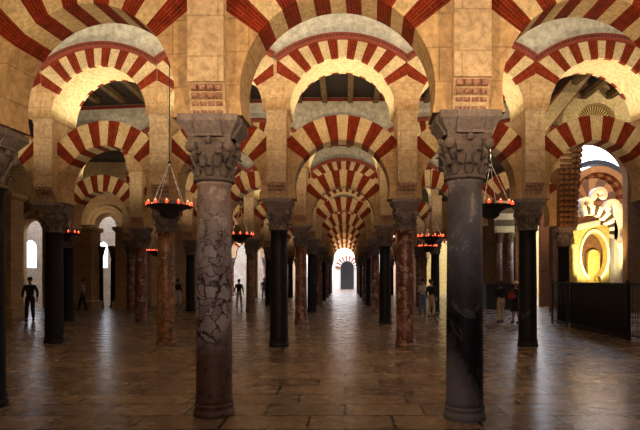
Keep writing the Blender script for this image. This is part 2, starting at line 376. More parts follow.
# ------------------------------------------------------------------ column parts
def capital_mesh():
    mb = MB()
    z0, z1 = Z_ASTR, 3.57
    prof = [(.232,z0-.005),(.262,z0+.0),(.268,z0+.02),(.262,z0+.045),(.228,z0+.05),(.225,z0+.12),(.235,z0+.25),(.262,z0+.38),(.30,z0+.47)]
    mb.lathe(prof, 'capital', 32)
    def leaf(ang, zb, h, w, r0, curl, th=.035):
        c, s_ = math.cos(ang), math.sin(ang); rows = []
        n = 7
        for k in range(n):
            t = k/(n-1); z = zb+h*(t if t < .86 else .86-(t-.86)*.9); rr = r0+.02+.02*t+curl*max(0, t-.45)**1.3*2.0
            ww = w*(.75+.45*math.sin(PI*min(1, t*1.05)))*(1 if t < .8 else .85)
            ring = []
            for (a, b) in ((-1,0),(-.5,.7),(0,1),(.5,.7),(1,0),(0,-.6)):
                tt = a*ww/2; d = rr+b*th
                ring.append((c*d-s_*tt, s_*d+c*tt, z))
            rows.append(ring)
        mb.grid(rows, 'capital'); mb.cap(rows[0], 'capital', True); mb.cap(rows[-1], 'capital')
    for k in range(8): leaf(2*PI*k/8, z0+.05, .16, .105, .212, .085)
    for k in range(8): leaf(2*PI*(k+.5)/8, z0+.17, .20, .11, .215, .10)
    for k in range(4):                     # corner volutes and centre knobs
        a = PI/4+k*PI/2
        mb.ball((math.cos(a)*.335, math.sin(a)*.335, z1-.125), .072, 'capital', 10, 1.1)
        mb.tube((math.cos(a)*.24, math.sin(a)*.24, z1-.30), (math.cos(a)*.33, math.sin(a)*.33, z1-.12), .035, 'capital', 6, .055)
        a = k*PI/2
        mb.ball((math.cos(a)*.30, math.sin(a)*.30, z1-.06), .05, 'capital', 8)
    # abacus with hollowed sides
    n = 8; ring = []
    for k in range(4):
        a0 = -3*PI/4+k*PI/2; p = Vector((math.cos(a0), math.sin(a0)))*.385; a1 = a0+PI/2; q = Vector((math.cos(a1), math.sin(a1)))*.385
        for j in range(n):
            t = j/n; v = p.lerp(q, t); v *= 1-.10*math.sin(PI*t); ring.append(v)
    rows = [[(v.x, v.y, z) for v in ring] for z in (z1-.075, z1+.002)]
    mb.grid(rows, 'capital', smooth=False); mb.cap(rows[0], 'capital', True); mb.cap(rows[1], 'capital')
    return mb.mesh('capital')
def impost_mesh():
    mb = MB(); z1 = 3.565; a, b = .27, .372
    levels = [(a, z1), (a+.005, z1+.03), (b, z1+.17), (b, Z_IMP)]
    rows = [[(-w,-w,z),(w,-w,z),(w,w,z),(-w,w,z)] for w, z in levels]
    mb.grid(rows, 'impost', smooth=False); mb.cap(rows[0], 'impost', True); mb.cap(rows[-1], 'impost')
    for c0, c1 in (((-1,0),(0,1)),):
        for sg in (-1, 1):
            for ax in (0, 1):
                lv = [(a+.03, z1+.0), (a+.035, z1+.03), (b+.022, z1+.17), (b+.022, Z_IMP-.002)]; rr = []
                for w_, z in lv:
                    q = [(-.165, sg*.1), (.165, sg*.1), (.165, sg*w_), (-.165, sg*w_)]
                    rr.append([(x, y, z) if ax == 0 else (y, x, z) for x, y in q])
                mb.grid(rr, 'impost', smooth=False); mb.cap(rr[0], 'impost', True); mb.cap(rr[-1], 'impost')
    return mb.mesh('impost')
def shaft_mesh(mat, r0=.232, r1=.212):
    mb = MB(); prof = [(r0+.012,.16),(r0+.004,.22)]
    for k in range(1, 9):
        t = k/8; prof.append((r0+(r1-r0)*t+.006*math.sin(PI*t), .22+(2.96-.22)*t))
    prof += [(r1+.014, 2.975), (r1+.016, 3.02)]
    mb.lathe(prof, mat, 36); return mb.mesh('shaft')
def base_mesh(mat):
    mb = MB(); mb.lathe([(.262,-.02),(.268,.03),(.262,.075),(.246,.085),(.246,.11),(.256,.125),(.252,.155),(.238,.17)], mat, 36); return mb.mesh('base')
CAP = capital_mesh(); IMP = impost_mesh()
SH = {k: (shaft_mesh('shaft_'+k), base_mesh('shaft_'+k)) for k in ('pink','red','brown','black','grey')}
def pier_meshes(w, T):
    ms = {}
    # pier: shaft above the impost, deepening by a stack of rolls, to the springing of the upper arch
    mb = MB(); h0 = T_LO/2+.02; h1 = T/2+.012
    mb.box(-w, w, -h1, h1, 4.19, 5.86, 'pier')
    mb.box(-w*1.0, w*1.0, -h0, h0, Z_IMP, 4.20, 'pier')
    ms['body'] = mb.mesh('body')
    mb = MB(); b = w+.018
    mb.box(-w, w, -h1, h1, 5.855, 5.90, 'pier', top=(-b, b, -h1-.015, h1+.015)); mb.box(-b, b, -h1-.015, h1+.015, 5.90, 6.02, 'pier')
    ms['impost_moulding'] = mb.mesh('impost_moulding')
    for nm, sg in (('front', -1), ('back', 1)):
        mb = MB()
        ns = 4; nr = 4; pw = (2*w-.05)/ns
        for j in range(ns):                        # four vertical strips of stacked rolls
            x = -w+.025+pw*(j+.5)
            for i in range(nr):
                z = Z_IMP+.05+i*.088; out = h0+.03+(h1-h0-.03)*(i/(nr-1))**1.2
                n = 10
                rows = [[(xx, sg*(out-.045+.044*math.cos(2*PI*k/n)), z+.043*math.sin(2*PI*k/n)) for k in range(n)] for xx in (x-pw*.40, x+pw*.40)]
                mb.grid(rows, 'roll'); mb.cap(rows[0], 'roll', True); mb.cap(rows[1], 'roll')
        ya, yb = sorted((sg*(h0-.02), sg*(h0+.012)))
        mb.box(-w, w, ya, yb, Z_IMP, Z_IMP+.37, 'pier', top=(-w, w, min(ya, sg*(h1-.04)), max(yb, sg*(h1-.04))))
        ms[nm] = mb.mesh('roll_corbel')
    return ms
PM2 = pier_meshes(.245, T_UP); PM1 = pier_meshes(.222, .86)

ORD = ['nearest','second','third','fourth','fifth','sixth','seventh','eighth','ninth','tenth','eleventh']
NUM = ['first','second','third','fourth','fifth','sixth']
def colpos(k): return '%s %s of central aisle' % (NUM[abs(k)-1], 'left' if k < 0 else 'right')
def rowpos(n): return ('%s arcade' % ORD[n-1]) + ('' if n == 1 else ' back')
DESC = {'pink':'pinkish white breccia','red':'dark red veined marble','brown':'brown mottled marble','black':'black marble','grey':'dark grey streaked marble'}
def column(n, k, x, y, kind, rz=0):
    e = empty('stone_column', (x, y, 0), rz, '%s column, %s, %s' % (DESC[kind], rowpos(n), colpos(k)), 'column', 'columns of the arcades')
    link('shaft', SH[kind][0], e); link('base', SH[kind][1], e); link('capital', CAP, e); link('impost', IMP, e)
    return e
def pier(n, k, x, y, rz=0):
    PM = PM1 if n == 1 else PM2
    e = empty('stone_pier', (x, y, 0), rz, 'square stone pier on column, %s, %s' % (rowpos(n), colpos(k)), 'pier', 'piers between lower and upper arches')
    link('body', PM['body'], e); link('impost_moulding', PM['impost_moulding'], e); link('roll_corbel', PM['front'], e)
    if n <= 3: link('roll_corbel', PM['back'], e)
    return e
_cache = {}
def cached(fn, hb, *a):
    key = (fn.__name__, round(hb, 1), a)
    if key not in _cache: _cache[key] = []
    for h, m in _cache[key]:
        if abs(h-hb) < .012: return m
    m = fn(hb, *a); _cache[key].append((hb, m)); return m
def baypos(k0, k1):
    if k0 < 0 < k1: return 'over the central aisle'
    k = k0 if k0 > 0 else k1
    return '%s bay %s of central aisle' % (NUM[abs(k)-1], 'left' if k < 0 else 'right')
def bay(n, k0, p0, k1, p1, lower=True, upper=True):
    a, b = Vector((*p0, 0)), Vector((*p1, 0)); mid = (a+b)/2; d = b-a; rz = math.atan2(d.y, d.x); hb = d.length/2
    if lower:
        tag(link('lower_arch', cached(lower_mesh, hb), None, mid, rz), 'red and cream lower arch, %s, %s' % (rowpos(n), baypos(k0, k1)), 'arch', 'lower horseshoe arches')
    if upper:
        u = tag(link('upper_arch', cached(upper_mesh, hb), None, mid, rz), 'red and cream upper arch, %s, %s' % (rowpos(n), baypos(k0, k1)), 'arch', 'upper round arches')
        w = struct(link('wall_upper', cached(spandrel_mesh, hb), None, mid, rz))
        link('moulding', cached(cornice_mesh, hb, n <= 3), u)

ROWS = {
 1: [(-3,-8.1,7.95,'red'),(-2,-4.97,7.3,'black'),(-1,-1.712,6.9,'pink'),(1,1.53,6.74,'grey'),(2,4.60,6.78,'red'),(3,7.9,6.9,'black')],
 2: [(-4,-11.4,14.9,'red'),(-3,-8.0,14.5,'black'),(-2,-4.80,14.15,'brown'),(-1,-1.728,13.8,'black'),(1,1.577,13.85,'red'),(2,4.80,13.85,'black'),(3,8.17,13.9,'red')],
 3: [(-4,-11.5,21.9,'black'),(-3,-8.32,21.5,'red'),(-2,-5.02,21.1,'black'),(-1,-1.728,20.7,'red'),(1,1.577,20.7,'black'),(2,4.86,20.7,'red'),(3,8.62,20.8,'black')],
 4: [(-4,-11.6,28.6,'red'),(-3,-8.3,28.3,'black'),(-2,-5.0,27.9,'brown'),(-1,-1.74,27.6,'black'),(1,1.577,27.6,'red'),(2,4.72,27.6,'black')],
 5: [(-3,-8.3,34.8,'red'),(-2,-5.0,34.6,'black'),(-1,-1.728,34.5,'red'),(1,1.577,34.5,'black'),(2,4.86,34.5,'red')],
}
for n in range(6, 10):
    ROWS[n] = [(-2,-5.0,6.9*n,'red' if n % 2 == 0 else 'black'),(-1,-1.728,6.9*n,'black' if n % 2 == 0 else 'red'),(1,1.577,6.9*n,'red' if n % 2 == 0 else 'black'),(2,4.86,6.9*n,'black' if n % 2 == 0 else 'red')]
for n, cols in ROWS.items():
    for k, x, y, kind in cols:
        column(n, k, x, y, kind)
        if (n, k) != (3, 3): pier(n, k, x, y)
    for (k0,x0,y0,_), (k1,x1,y1,_) in zip(cols, cols[1:]):
        if n == 3 and k1 == 3: pass
        bay(n, k0, (x0,y0), k1, (x1,y1))

for sd, xs in (('left', (-11.4,-8.0)), ('right', (8.0,11.4))):     # arcades glimpsed in the daylit courts
    for x, w_ in zip(xs, ('outer','inner') if sd == 'left' else ('inner','outer')):
        e = column(8, 3, x, 53.0, 'red'); e['label'] = 'distant %s column of the daylit %s court' % (w_, sd)
    tag(link('lower_arch', cached(lower_mesh, 1.7), None, (sum(xs)/2, 53.0, 0), 0), 'sunlit distant striped arch glimpsed through the %s doorways' % sd, 'arch')
# ------------------------------------------------------------------ setting
def slab(name, x0, x1, y0, y1, z0, z1, m):
    mb = MB(); mb.box(x0, x1, y0, y1, z0, z1, m); return struct(mb.build(name))
slab('floor', -30, 30, -8, 84, -.2, 0, 'floor')
def wall_arched(name, x0, x1, y, thick, z1, ops, m, z0=0.0):
    """wall along X at depth y with arched openings (cx, half width, springing height)"""
    mb = MB(); h = thick/2; cuts = {x0, x1}
    for cx, hw, zs in ops:
        for k in range(17): cuts.add(round(cx-hw*math.cos(PI*k/16), 4))
    cuts = sorted(cuts)
    for a, b in zip(cuts, cuts[1:]):
        mid = (a+b)/2; lo = [z0, z0]; op = None
        for cx, hw, zs in ops:
            if abs(mid-cx) < hw:
                op = 1; lo = [zs+math.sqrt(max(0, hw*hw-(t-cx)**2)) for t in (a, b)]
        for s in (-1, 1): mb.poly([(a,y+s*h,lo[0]),(b,y+s*h,lo[1]),(b,y+s*h,z1),(a,y+s*h,z1)], m)
        mb.poly([(a,y-h,lo[0]),(b,y-h,lo[1]),(b,y+h,lo[1]),(a,y+h,lo[0])], m)
        mb.poly([(a,y-h,z1),(b,y-h,z1),(b,y+h,z1),(a,y+h,z1)], m)
    for cx, hw, zs in ops:
        for s in (-1, 1): mb.poly([(cx+s*hw,y-h,z0),(cx+s*hw,y+h,z0),(cx+s*hw,y+h,zs),(cx+s*hw,y-h,zs)], m)
    return struct(mb.build(name))
slab('wall_back', -30, 30, -8.4, -8, 0, 9, 'tan')
slab('wall_left', -26.4, -26, -8, 37, 0, 9, 'tan')
slab('wall_right', 26, 26.4, -8, 50, 0, 9, 'tan')
wall_arched('wall_left_end', -26, -11.95, 32.0, .9, 9, [(-18.85, .72, 4.6), (-14.42, .72, 4.85)], 'tan')
slab('wall_left_return', -12.35, -11.95, 32.5, 48.4, 0, 9, 'tan')
wall_arched('wall_left_court', -26, -12.4, 37.0, .4, 9, [(-22.1, .55, 3.9), (-17.0, .42, 3.9)], 'stonepale', z0=2.5)
slab('wall_left_court_foot', -26, -12.4, 36.8, 37.2, 0, 2.5, 'stonepale')
wall_arched('wall_left_distant', -12.2, -6.6, 48.0, .6, 9, [(-11.1,.45,3.6), (-9.4, 1.0, 4.3), (-7.35,.62,4.0)], 'tan')
slab('wall_left_daylit', -14, -6.6, 57, 57.4, 0, 9, 'stonepale')
slab('wall_aisle_left', -7.0, -6.6, 48.3, 72, 0, 9, 'tan')
slab('wall_aisle_right', 6.6, 7.0, 48.3, 72, 0, 9, 'tan')
wall_arched('wall_right_distant', 6.6, 10.4, 48.0, .6, 9, [(8.6,1.2,4.2)], 'tan')
slab('wall_right_daylit', 6.6, 26, 57, 57.4, 0, 9, 'gold')  # gilt colour stands in for yellow light on this wall
slab('wall_chapel_side', 10.2, 10.5, 31.5, 48.4, 0, 12, 'brown')
wall_arched('wall_chapel', 10.6, 26, 27.0, .5, 12.5, [(12.45, 1.9, 6.75)], 'brown')
# the dome crossing on the right rises above the timber ceiling
slab('wall_crossing_side', 6.55, 6.85, 15.0, 27.2, CEIL, 12.5, 'brown')
slab('wall_crossing_front', 6.55, 26, 14.75, 15.0, CEIL, 12.5, 'brown')
slab('wall_crossing_rear', 6.85, 10.6, 26.8, 27.2, CEIL, 12.5, 'brown')
# far end of the central aisle: a tall daylit crossing closed by a wall with a portal
wall_arched('wall_far_end', -7, 7, 84.0, .5, 13, [(.35, 1.05, 3.4)], 'white')
slab('wall_far_left', -7.2, -6.8, 72, 84, 0, 13, 'white'); slab('wall_far_right', 6.8, 7.2, 72, 84, 0, 13, 'white')
# ceiling over each nave, its timber beams running from arcade to arcade
mb = MB()
for x0, x1, y0, y1, z in ((-26.4,26.4,-8.4,14.8,CEIL),(-26.4,6.7,14.8,27.1,CEIL),(-26.4,-12.35,27.1,32.5,CEIL),(-12.35,10.3,27.1,48.3,CEIL),(-7,7,48.3,64,CEIL),(6.6,26.4,14.8,27.1,12.5)):
    mb.box(x0, x1, y0, y1, z, z+.2, 'wood')
ceil = struct(mb.build('ceiling'))
mbb = MB(); mbb.box(-.10, .10, -2.9, 2.9, -.24, 0.02, 'beamwood'); mbb.box(-.14, .14, -2.9, 2.9, -.05, .01, 'wood'); BEAM = mbb.mesh('beam')
for yc, xs in ((3.4, range(-5, 6)), (10.35, range(-11, 12)), (17.3, range(-13, 13)), (24.2, range(-9, 8)), (31.1, range(-6, 5))):
    for i in xs: 
        o = link('beam', BEAM, ceil, (i*.97+.2, yc, CEIL))

# ------------------------------------------------------------------ camera, world, lights
cam = bpy.data.cameras.new('camera'); cam.sensor_width = 36; cam.lens = F/640*36; cam.shift_x = -(VX-320)/640; cam.shift_y = (HY-215)/640; cam.clip_end = 300
co = bpy.data.objects.new('camera', cam); C.objects.link(co); co.location = (0, 0, EYE); co.rotation_euler = (PI/2, 0, 0); S.camera = co
w = bpy.data.worlds.new('sky'); S.world = w; w.use_nodes = True
bg = w.node_tree.nodes['Background']; bg.inputs[0].default_value = (.80, .86, 1.0, 1); bg.inputs[1].default_value = 6.0
S.view_settings.view_transform = 'Standard'; S.view_settings.look = 'None'; S.view_settings.gamma = 1; S.view_settings.exposure = 0
def spot(x, y, z, e, col=(1,.66,.30), ang=165, tgt=None, size=.12, blend=.5):
    l = bpy.data.lights.new('uplight_or_fill', 'SPOT'); l.energy = e; l.color = col; l.spot_size = math.radians(ang); l.spot_blend = blend; l.shadow_soft_size = size
    o = bpy.data.objects.new('uplight_or_fill', l); C.objects.link(o); o.location = (x, y, z)
    d = (Vector(tgt)-Vector((x,y,z))) if tgt else Vector((0,0,1))
    o.rotation_euler = d.to_track_quat('-Z', 'Y').to_euler(); return o
def area(x, y, z, sx, sy, e, col, tgt):
    l = bpy.data.lights.new('fill_light', 'AREA'); l.shape = 'RECTANGLE'; l.size = sx; l.size_y = sy; l.energy = e; l.color = col
    o = bpy.data.objects.new('fill_light', l); C.objects.link(o); o.location = (x, y, z)
    o.rotation_euler = (Vector(tgt)-Vector((x,y,z))).to_track_quat('-Z', 'Y').to_euler(); return o
WARM = (1, .66, .32); YEL = (1, .76, .46); PALE = (1, .85, .60)
for bx in (-3.35, -.05, 3.1): spot(bx, 4.2, 4.0, 230, WARM, 160, (bx, 6.6, 6.0))
for n in range(1, 10):
    for k, bx in ((-3,-9.9),(-2,-6.6),(-1,-3.35),(0,-.05),(1,3.2),(2,6.5)):
        if n >= 5 and abs(k) > 1: continue
        y = 6.9*n+3.4+(.13*abs(bx) if bx < -1 else 0)
        e = {1: 250, 2: 190, 3: 160}.get(n, 140)
        if n >= 6: e = 300*(n-5)  # stronger towards the far end, standing in for daylight there
        spot(bx, y, 4.0, e, (YEL if k else WARM) if n < 7 else PALE, 165)
# lamps standing on the lower arches light the upper soffits and the plaster beyond
for n in (1, 2, 3, 4):
    for k, bx in ((-3,-9.7),(-2,-6.5),(-1,-3.35),(0,-.05),(1,3.15),(2,6.5)):
        y = {1: 6.95, 2: 13.9, 3: 20.8, 4: 27.7}[n]+(.13*abs(bx) if bx < -1 else 0)
        l = bpy.data.lights.new('arch_lamp', 'SPOT'); l.energy = {1: 330, 2: 75, 3: 60, 4: 55}[n]; l.color = PALE; l.shadow_soft_size = .12; l.spot_size = PI; l.spot_blend = .03
        o = bpy.data.objects.new('arch_lamp', l); C.objects.link(o); o.location = (bx, y, 6.16); o.rotation_euler = (PI, 0, 0)
# added fill lights, none with a fixture or opening of its own
area(0, 79, 12.5, 10, 9, 2500, (.88,.92,1.0), (0, 79.01, 0))  # added panel boosting the daylight in the far crossing
spot(0, -4.5, 3.0, 620, (1,.90,.88), 46, (-.1, 6.9, 3.5), .5, 1.0)  # added spot behind the camera, brightens the upper near columns
area(0, -6, 4.6, 8, 4, 40, (1.0,.90,.90), (0, 8, 1.5))  # added soft fill in front of the closed back wall
for yy, e in ((3.0, 45), (10.3, 35), (17.2, 25), (24.1, 15)):
    for xx in (-6.6, 0, 6.0): area(xx, yy, CEIL-.5, 5, 3, e, (1,.72,.44), (xx, yy, 0))  # added downward fill to brighten the floor

# ------------------------------------------------------------------ chandeliers
def ring_pts(r, n, z): return [(r*math.cos(2*PI*k/n), r*math.sin(2*PI*k/n), z) for k in range(n)]
mb = MB()
mb.lathe([(.02,-.26),(.10,-.25),(.17,-.20),(.19,-.13),(.24,-.09),(.36,-.035),(.405,-.02),(.41,.0),(.39,.005),(.30,-.03),(.12,-.06),(.02,-.07)], 'iron', 24)
for k in range(12):
    a = 2*PI*k/12; mb.tube((.40*math.cos(a),.40*math.sin(a),-.03),(.43*math.cos(a),.43*math.sin(a),.0), .02, 'iron', 6, .03)
TRAY = mb.mesh('tray')
mb = MB(); mb.lathe([(.016,.0),(.026,.012),(.028,.05),(.030,.055)], 'cup', 10); CUP = mb.mesh('candle_cup')
mb = MB(); mb.lathe([(.004,.0),(.011,.015),(.008,.03),(.001,.045)], 'flame', 8); FLAME = mb.mesh('flame')
def chandelier(x, y, z, apex, label, cups=12, top=CEIL):
    e = empty('chandelier', (x, y, z), .2, label, 'chandelier', 'hanging oil lamp chandeliers')
    link('tray', TRAY, e)
    for k in range(4):
        a = PI/4+k*PI/2; mb = MB()
        n = 14; p = Vector((.385*math.cos(a), .385*math.sin(a), 0)); q = Vector((0, 0, apex))
        for i in range(n):                      # links of the chain, alternating flat and edge on
            u, v = p.lerp(q, i/n), p.lerp(q, (i+.86)/n); mb.tube(u, v, .012 if i % 2 else .008, 'chain', 6)
        mb.build('chain', e)
    mb = MB(); mb.tube((0,0,apex-.02), (0,0,top-z), .010, 'darkchain', 6); mb.ball((0,0,apex), .035, 'iron', 8); mb.build('cable', e)
    for k in range(cups):
        a = 2*PI*k/cups; c = link('candle_cup', CUP, e, (.415*math.cos(a), .415*math.sin(a), 0)); link('flame', FLAME, c, (0,0,.045))
chandelier(-3.43, 10.3, 3.19, .84, 'red-lit hanging chandelier left of the pinkish near column')
chandelier(2.84, 10.3, 3.19, .84, 'red-lit hanging chandelier partly behind the dark near column')
chandelier(-3.43, 17.25, 3.18, .85, 'smaller chandelier just right of the pinkish near column')
chandelier(2.80, 17.25, 3.12, .85, 'chandelier between red veined column and dark near column, upper of two')
chandelier(3.8, 24.15, 3.22, .85, 'distant chandelier seen below another near the dark near column')
chandelier(-9.35, 17.6, 3.28, .85, 'small chandelier just right of the black column near the left edge')
chandelier(-8.95, 24.9, 3.05, .85, 'small distant chandelier left of the brown mottled column')

# ------------------------------------------------------------------ iron railing on the right
e = empty('iron_railing', (8.1, 16.6, 0), 0, 'black iron railing with upright bars along the right side', 'railing')
y0, y1 = -6.2, 4.0
for nm, z, h in (('top_rail', 1.58, .05), ('bottom_rail', .12, .04)):
    mb = MB(); mb.box(-.03, .03, y0, y1, z, z+h, 'iron'); mb.build(nm, e)
mb = MB(); mb.tube((0,0,.10), (0,0,1.60), .011, 'iron', 8); mb.ball((0,0,.85), .022, 'iron', 8); BAR = mb.mesh('bar')
nb = 84
for k in range(nb): link('bar', BAR, e, (0, y0+(y1-y0)*(k+.5)/nb, 0))
mb = MB(); mb.box(-.035, .035, -.035, .035, 0, 1.66, 'iron'); mb.ball((0,0,1.69), .045, 'iron', 8); POST = mb.mesh('post')
for yy in (-6.2, -3.6, -1.5, 2.6, 4.0): link('post', POST, e, (0, yy, 0))
e2 = empty('screen_panel', (8.2, 16.6, 0), 0, 'tall black panel standing behind the railing', 'panel')
mb = MB(); mb.box(0, .05, -1.3, 2.5, .0, 1.60, 'iron'); mb.build('board', e2)
mb = MB(); mb.box(-.02, .07, -1.36, -1.3, 0, 1.64, 'iron'); mb.build('post', e2); mb = MB(); mb.box(-.02, .07, 2.5, 2.56, 0, 1.64, 'iron'); mb.build('post', e2)
e3 = empty('bench', (8.9, 13.2, 0), 0, 'low black bench behind the railing at the right edge', 'bench')
mb = MB(); mb.box(-.25, .25, -2.2, 2.0, .42, .50, 'iron'); mb.build('seat', e3)
mb = MB(); mb.box(.22, .28, -2.2, 2.0, .50, 1.02, 'iron'); mb.build('backrest', e3)
for yy in (-2.1, 0, 1.9):
    mb = MB(); mb.box(-.24, .26, yy-.03, yy+.03, 0, .42, 'iron'); mb.build('leg', e3)

# ------------------------------------------------------------------ carved pier and chapel beyond the railing
def band(mb, c, r0, r1, a0, a1, y, th, m, n=24, m2=None, k=1):
    """curved masonry band in the XZ plane, angles from +X in degrees; m2 alternates every k segments"""
    A = [math.radians(a0+(a1-a0)*i/n) for i in range(n+1)]; h = th/2
    for i in range(n):
        mm = m if (m2 is None or (i//k) % 2 == 0) else m2
        p = [(c[0]+r*math.cos(a), c[1]+r*math.sin(a)) for r, a in ((r0,A[i]),(r1,A[i]),(r1,A[i+1]),(r0,A[i+1]))]
        f = [(x, y-h, z) for x, z in p]; b = [(x, y+h, z) for x, z in p]
        mb.poly(f, mm); mb.poly(b[::-1], mm)
        for j in range(4): mb.poly([f[j], f[(j+1)%4], b[(j+1)%4], b[j]], mm)
e = empty('carved_pier', (8.66, 20.62, 0), 0, 'brown pier of stacked brick rolls behind the railing column', 'pier')
mb = MB()
for i in range(19):
    z = 3.84+i*.205; wR = .50+.12*math.sin(PI*min(1, i/14))+(0 if i < 9 else .0)
    xl = -.42; xr = (.28+.30*(i/18)**1.4)
    n = 10
    rows = [[(xx, -.30+.10*math.cos(2*PI*k/n), z+.095*math.sin(2*PI*k/n)) for k in range(n)] for xx in (xl, xr)]
    for q in range(4):
        xa = xl+(xr-xl)*q/4+.012; xb = xl+(xr-xl)*(q+1)/4-.012
        rr = [[(xx, -.30+.10*math.cos(2*PI*k/n), z+.095*math.sin(2*PI*k/n)) for k in range(n)] for xx in (xa, xb)]
        mb.grid(rr, 'brown'); mb.cap(rr[0], 'brown', True); mb.cap(rr[1], 'brown')
    rr = [[(xr-.06+.10*math.cos(2*PI*k/n), yy, z+.095*math.sin(2*PI*k/n)) for k in range(n)] for yy in (-.30, .30)]
    mb.grid(rr, 'brown'); mb.cap(rr[0], 'brown', True); mb.cap(rr[1], 'brown')
mb.build('rolls', e)
mb = MB(); mb.box(-.42, .2, -.28, .28, 3.82, 7.75, 'brown', top=(-.42,.5,-.28,.28)); mb.build('body', e)
# rib arches of the crossing, seen through the right-hand upper arch
mb = MB(); c = at(594, 124, 20); band(mb, (c.x, c.z), .72, 1.30, 0, 180, 20, .5, 'soffit', 30)
tag(mb.build('rib_arch'), 'pale plastered inner arch of the crossing above the right lower arch', 'arch')
mb = MB(); band(mb, (c.x, c.z), .44, .70, 5, 175, 20.1, .1, 'gold', 40, 'wood', 1); band(mb, (c.x, c.z), .18, .42, 5, 175, 20.1, .1, 'wood', 30, 'gold', 1)
tag(mb.build('lattice_lunette'), 'gilt openwork lattice filling the pale inner arch', 'lattice')
def rib(p, q, w, m, edge, lab):
    mb = MB(); d = (q-p).normalized(); nn = Vector((-d.z, 0, d.x))*w; yy = Vector((0,.3,0))
    for mm, w0, w1 in ((m, -1, 1), (edge, 1.0, 1.18), (edge, -1.18, -1.0)):
        f = [p+nn*w0, q+nn*w0, q+nn*w1, p+nn*w1]
        F0 = [tuple(v-yy) for v in f]; B0 = [tuple(v+yy) for v in f]
        mb.poly(F0, mm); mb.poly(B0[::-1], mm)
        for j in range(4): mb.poly([F0[j], F0[(j+1)%4], B0[(j+1)%4], B0[j]], mm)
    tag(mb.build('vault_rib'), lab, 'rib')
rib(at(520, 152, 18.6), at(600, 52, 18.6), .22, 'soffit', 'moulding', 'pale slanting rib crossing behind the right upper arch')
rib(at(590, 74, 20.6), at(640, 140, 20.6), .10, 'tan', 'wood', 'darker rib descending to the right edge behind the upper arch')
# carved panel wall behind the ribs
slab('wall_crossing_screen', 9.2, 12.8, 23.0, 23.2, 8.9, 11.9, 'brown')

# orange brick arch
e = empty('brick_arch', (0, 0, 0), 0, 'orange brick arch glowing in the chapel beyond the railing', 'arch')
D = 31.5; c = at(597, 199, D)
mb = MB(); band(mb, (c.x, c.z), 1.55, 1.92, -12, 192, D, .6, 'orange', 36); mb.build('arch_ring', e)
mb = MB(); band(mb, (c.x, c.z), 1.30, 1.50, -12, 192, D+.1, .5, 'orange', 36, 'red', 2); mb.build('inner_ring', e)
mb = MB(); band(mb, (c.x, c.z), .05, 1.72, -20, 200, D+1.2, .3, 'orange', 30, 'brown', 3); mb.box(c.x-2.9, c.x+3.4, D+1.3, D+1.6, 0, c.z+.1, 'brown'); mb.build('tympanum', e)
for sx in (-1, 1):
    mb = MB(); xx = c.x+sx*1.68; mb.box(xx-.22, xx+.22, D-.3, D+.9, 0, c.z-.25, 'brown'); mb.build('jamb', e)
mb = MB(); c2 = at(594, 200, D+3); band(mb, (c2.x, c2.z), 2.25, 2.55, 20, 160, D+3, .8, 'iron', 24)
mb.build('eave', e)
# white interlaced lobed arches
D = 29.5
e = empty('lobed_arch', (0, 0, 0), 0, 'white lobed arch with black and white striped arch beneath', 'arch')
c = at(590, 232, D)
mb = MB(); band(mb, (c.x, c.z), .95, 1.48, -18, 112, D, .4, 'white', 13, 'black', 1); mb.build('striped_arch', e)
for px, py, r in ((598,195,7.5),(585,204,6.5),(611,207,7.5),(578,214,5)):
    c = at(px, py, D-.1); s_ = D/F
    mb = MB(); band(mb, (c.x, c.z), r*s_*.42, r*s_, -40, 230, D-.1, .5, 'white', 20); mb.build('lobe', e)
p = at(620, 224, D); mb = MB(); mb.box(p.x-.42, p.x+.22, D-.2, D+.3, 0, p.z+1.1, 'white', top=(p.x-.42, p.x+.02, D-.2, D+.3)); mb.build('pier', e)
# gilded shrine front
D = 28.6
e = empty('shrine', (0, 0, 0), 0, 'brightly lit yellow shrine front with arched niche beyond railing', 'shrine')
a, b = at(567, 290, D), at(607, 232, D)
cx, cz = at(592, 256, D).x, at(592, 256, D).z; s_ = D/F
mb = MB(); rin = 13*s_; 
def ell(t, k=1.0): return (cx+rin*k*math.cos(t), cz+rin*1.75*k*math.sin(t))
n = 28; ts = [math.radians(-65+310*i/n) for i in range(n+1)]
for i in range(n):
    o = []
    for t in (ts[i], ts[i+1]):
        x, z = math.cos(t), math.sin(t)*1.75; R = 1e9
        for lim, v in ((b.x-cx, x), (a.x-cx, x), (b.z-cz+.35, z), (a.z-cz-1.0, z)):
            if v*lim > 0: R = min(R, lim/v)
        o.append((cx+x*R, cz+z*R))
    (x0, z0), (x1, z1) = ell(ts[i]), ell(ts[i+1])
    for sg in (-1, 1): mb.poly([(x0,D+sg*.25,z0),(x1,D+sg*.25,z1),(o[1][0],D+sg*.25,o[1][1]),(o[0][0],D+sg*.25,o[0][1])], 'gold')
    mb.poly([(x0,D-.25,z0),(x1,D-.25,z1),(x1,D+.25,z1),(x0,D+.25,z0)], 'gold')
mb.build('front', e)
mb = MB(); 
for i in range(n):
    q = [ell(ts[i],1.0), ell(ts[i+1],1.0), ell(ts[i+1],1.16), ell(ts[i],1.16)]
    f = [(x, D-.33, z) for x, z in q]; g = [(x, D-.24, z) for x, z in q]
    mb.poly(f, 'white')
    for j in range(4): mb.poly([f[j], f[(j+1)%4], g[(j+1)%4], g[j]], 'white')
mb.build('arch_moulding', e)
mb = MB(); mb.box(a.x-.2, b.x+.2, D+.9, D+1.1, 0, b.z, 'brown'); mb.build('niche_back', e)
q = at(593, 262, D+.6); mb = MB(); mb.box(q.x-.33, q.x+.33, D+.5, D+.8, q.z-1.2, q.z+.35, 'gold'); band(mb, (q.x, q.z+.35), 0.0, .33, 0, 180, D+.65, .3, 'gold', 16); mb.build('niche', e)
p, q = at(575.5, 228, D-.3), at(599, 223, D-.3)
mb = MB()
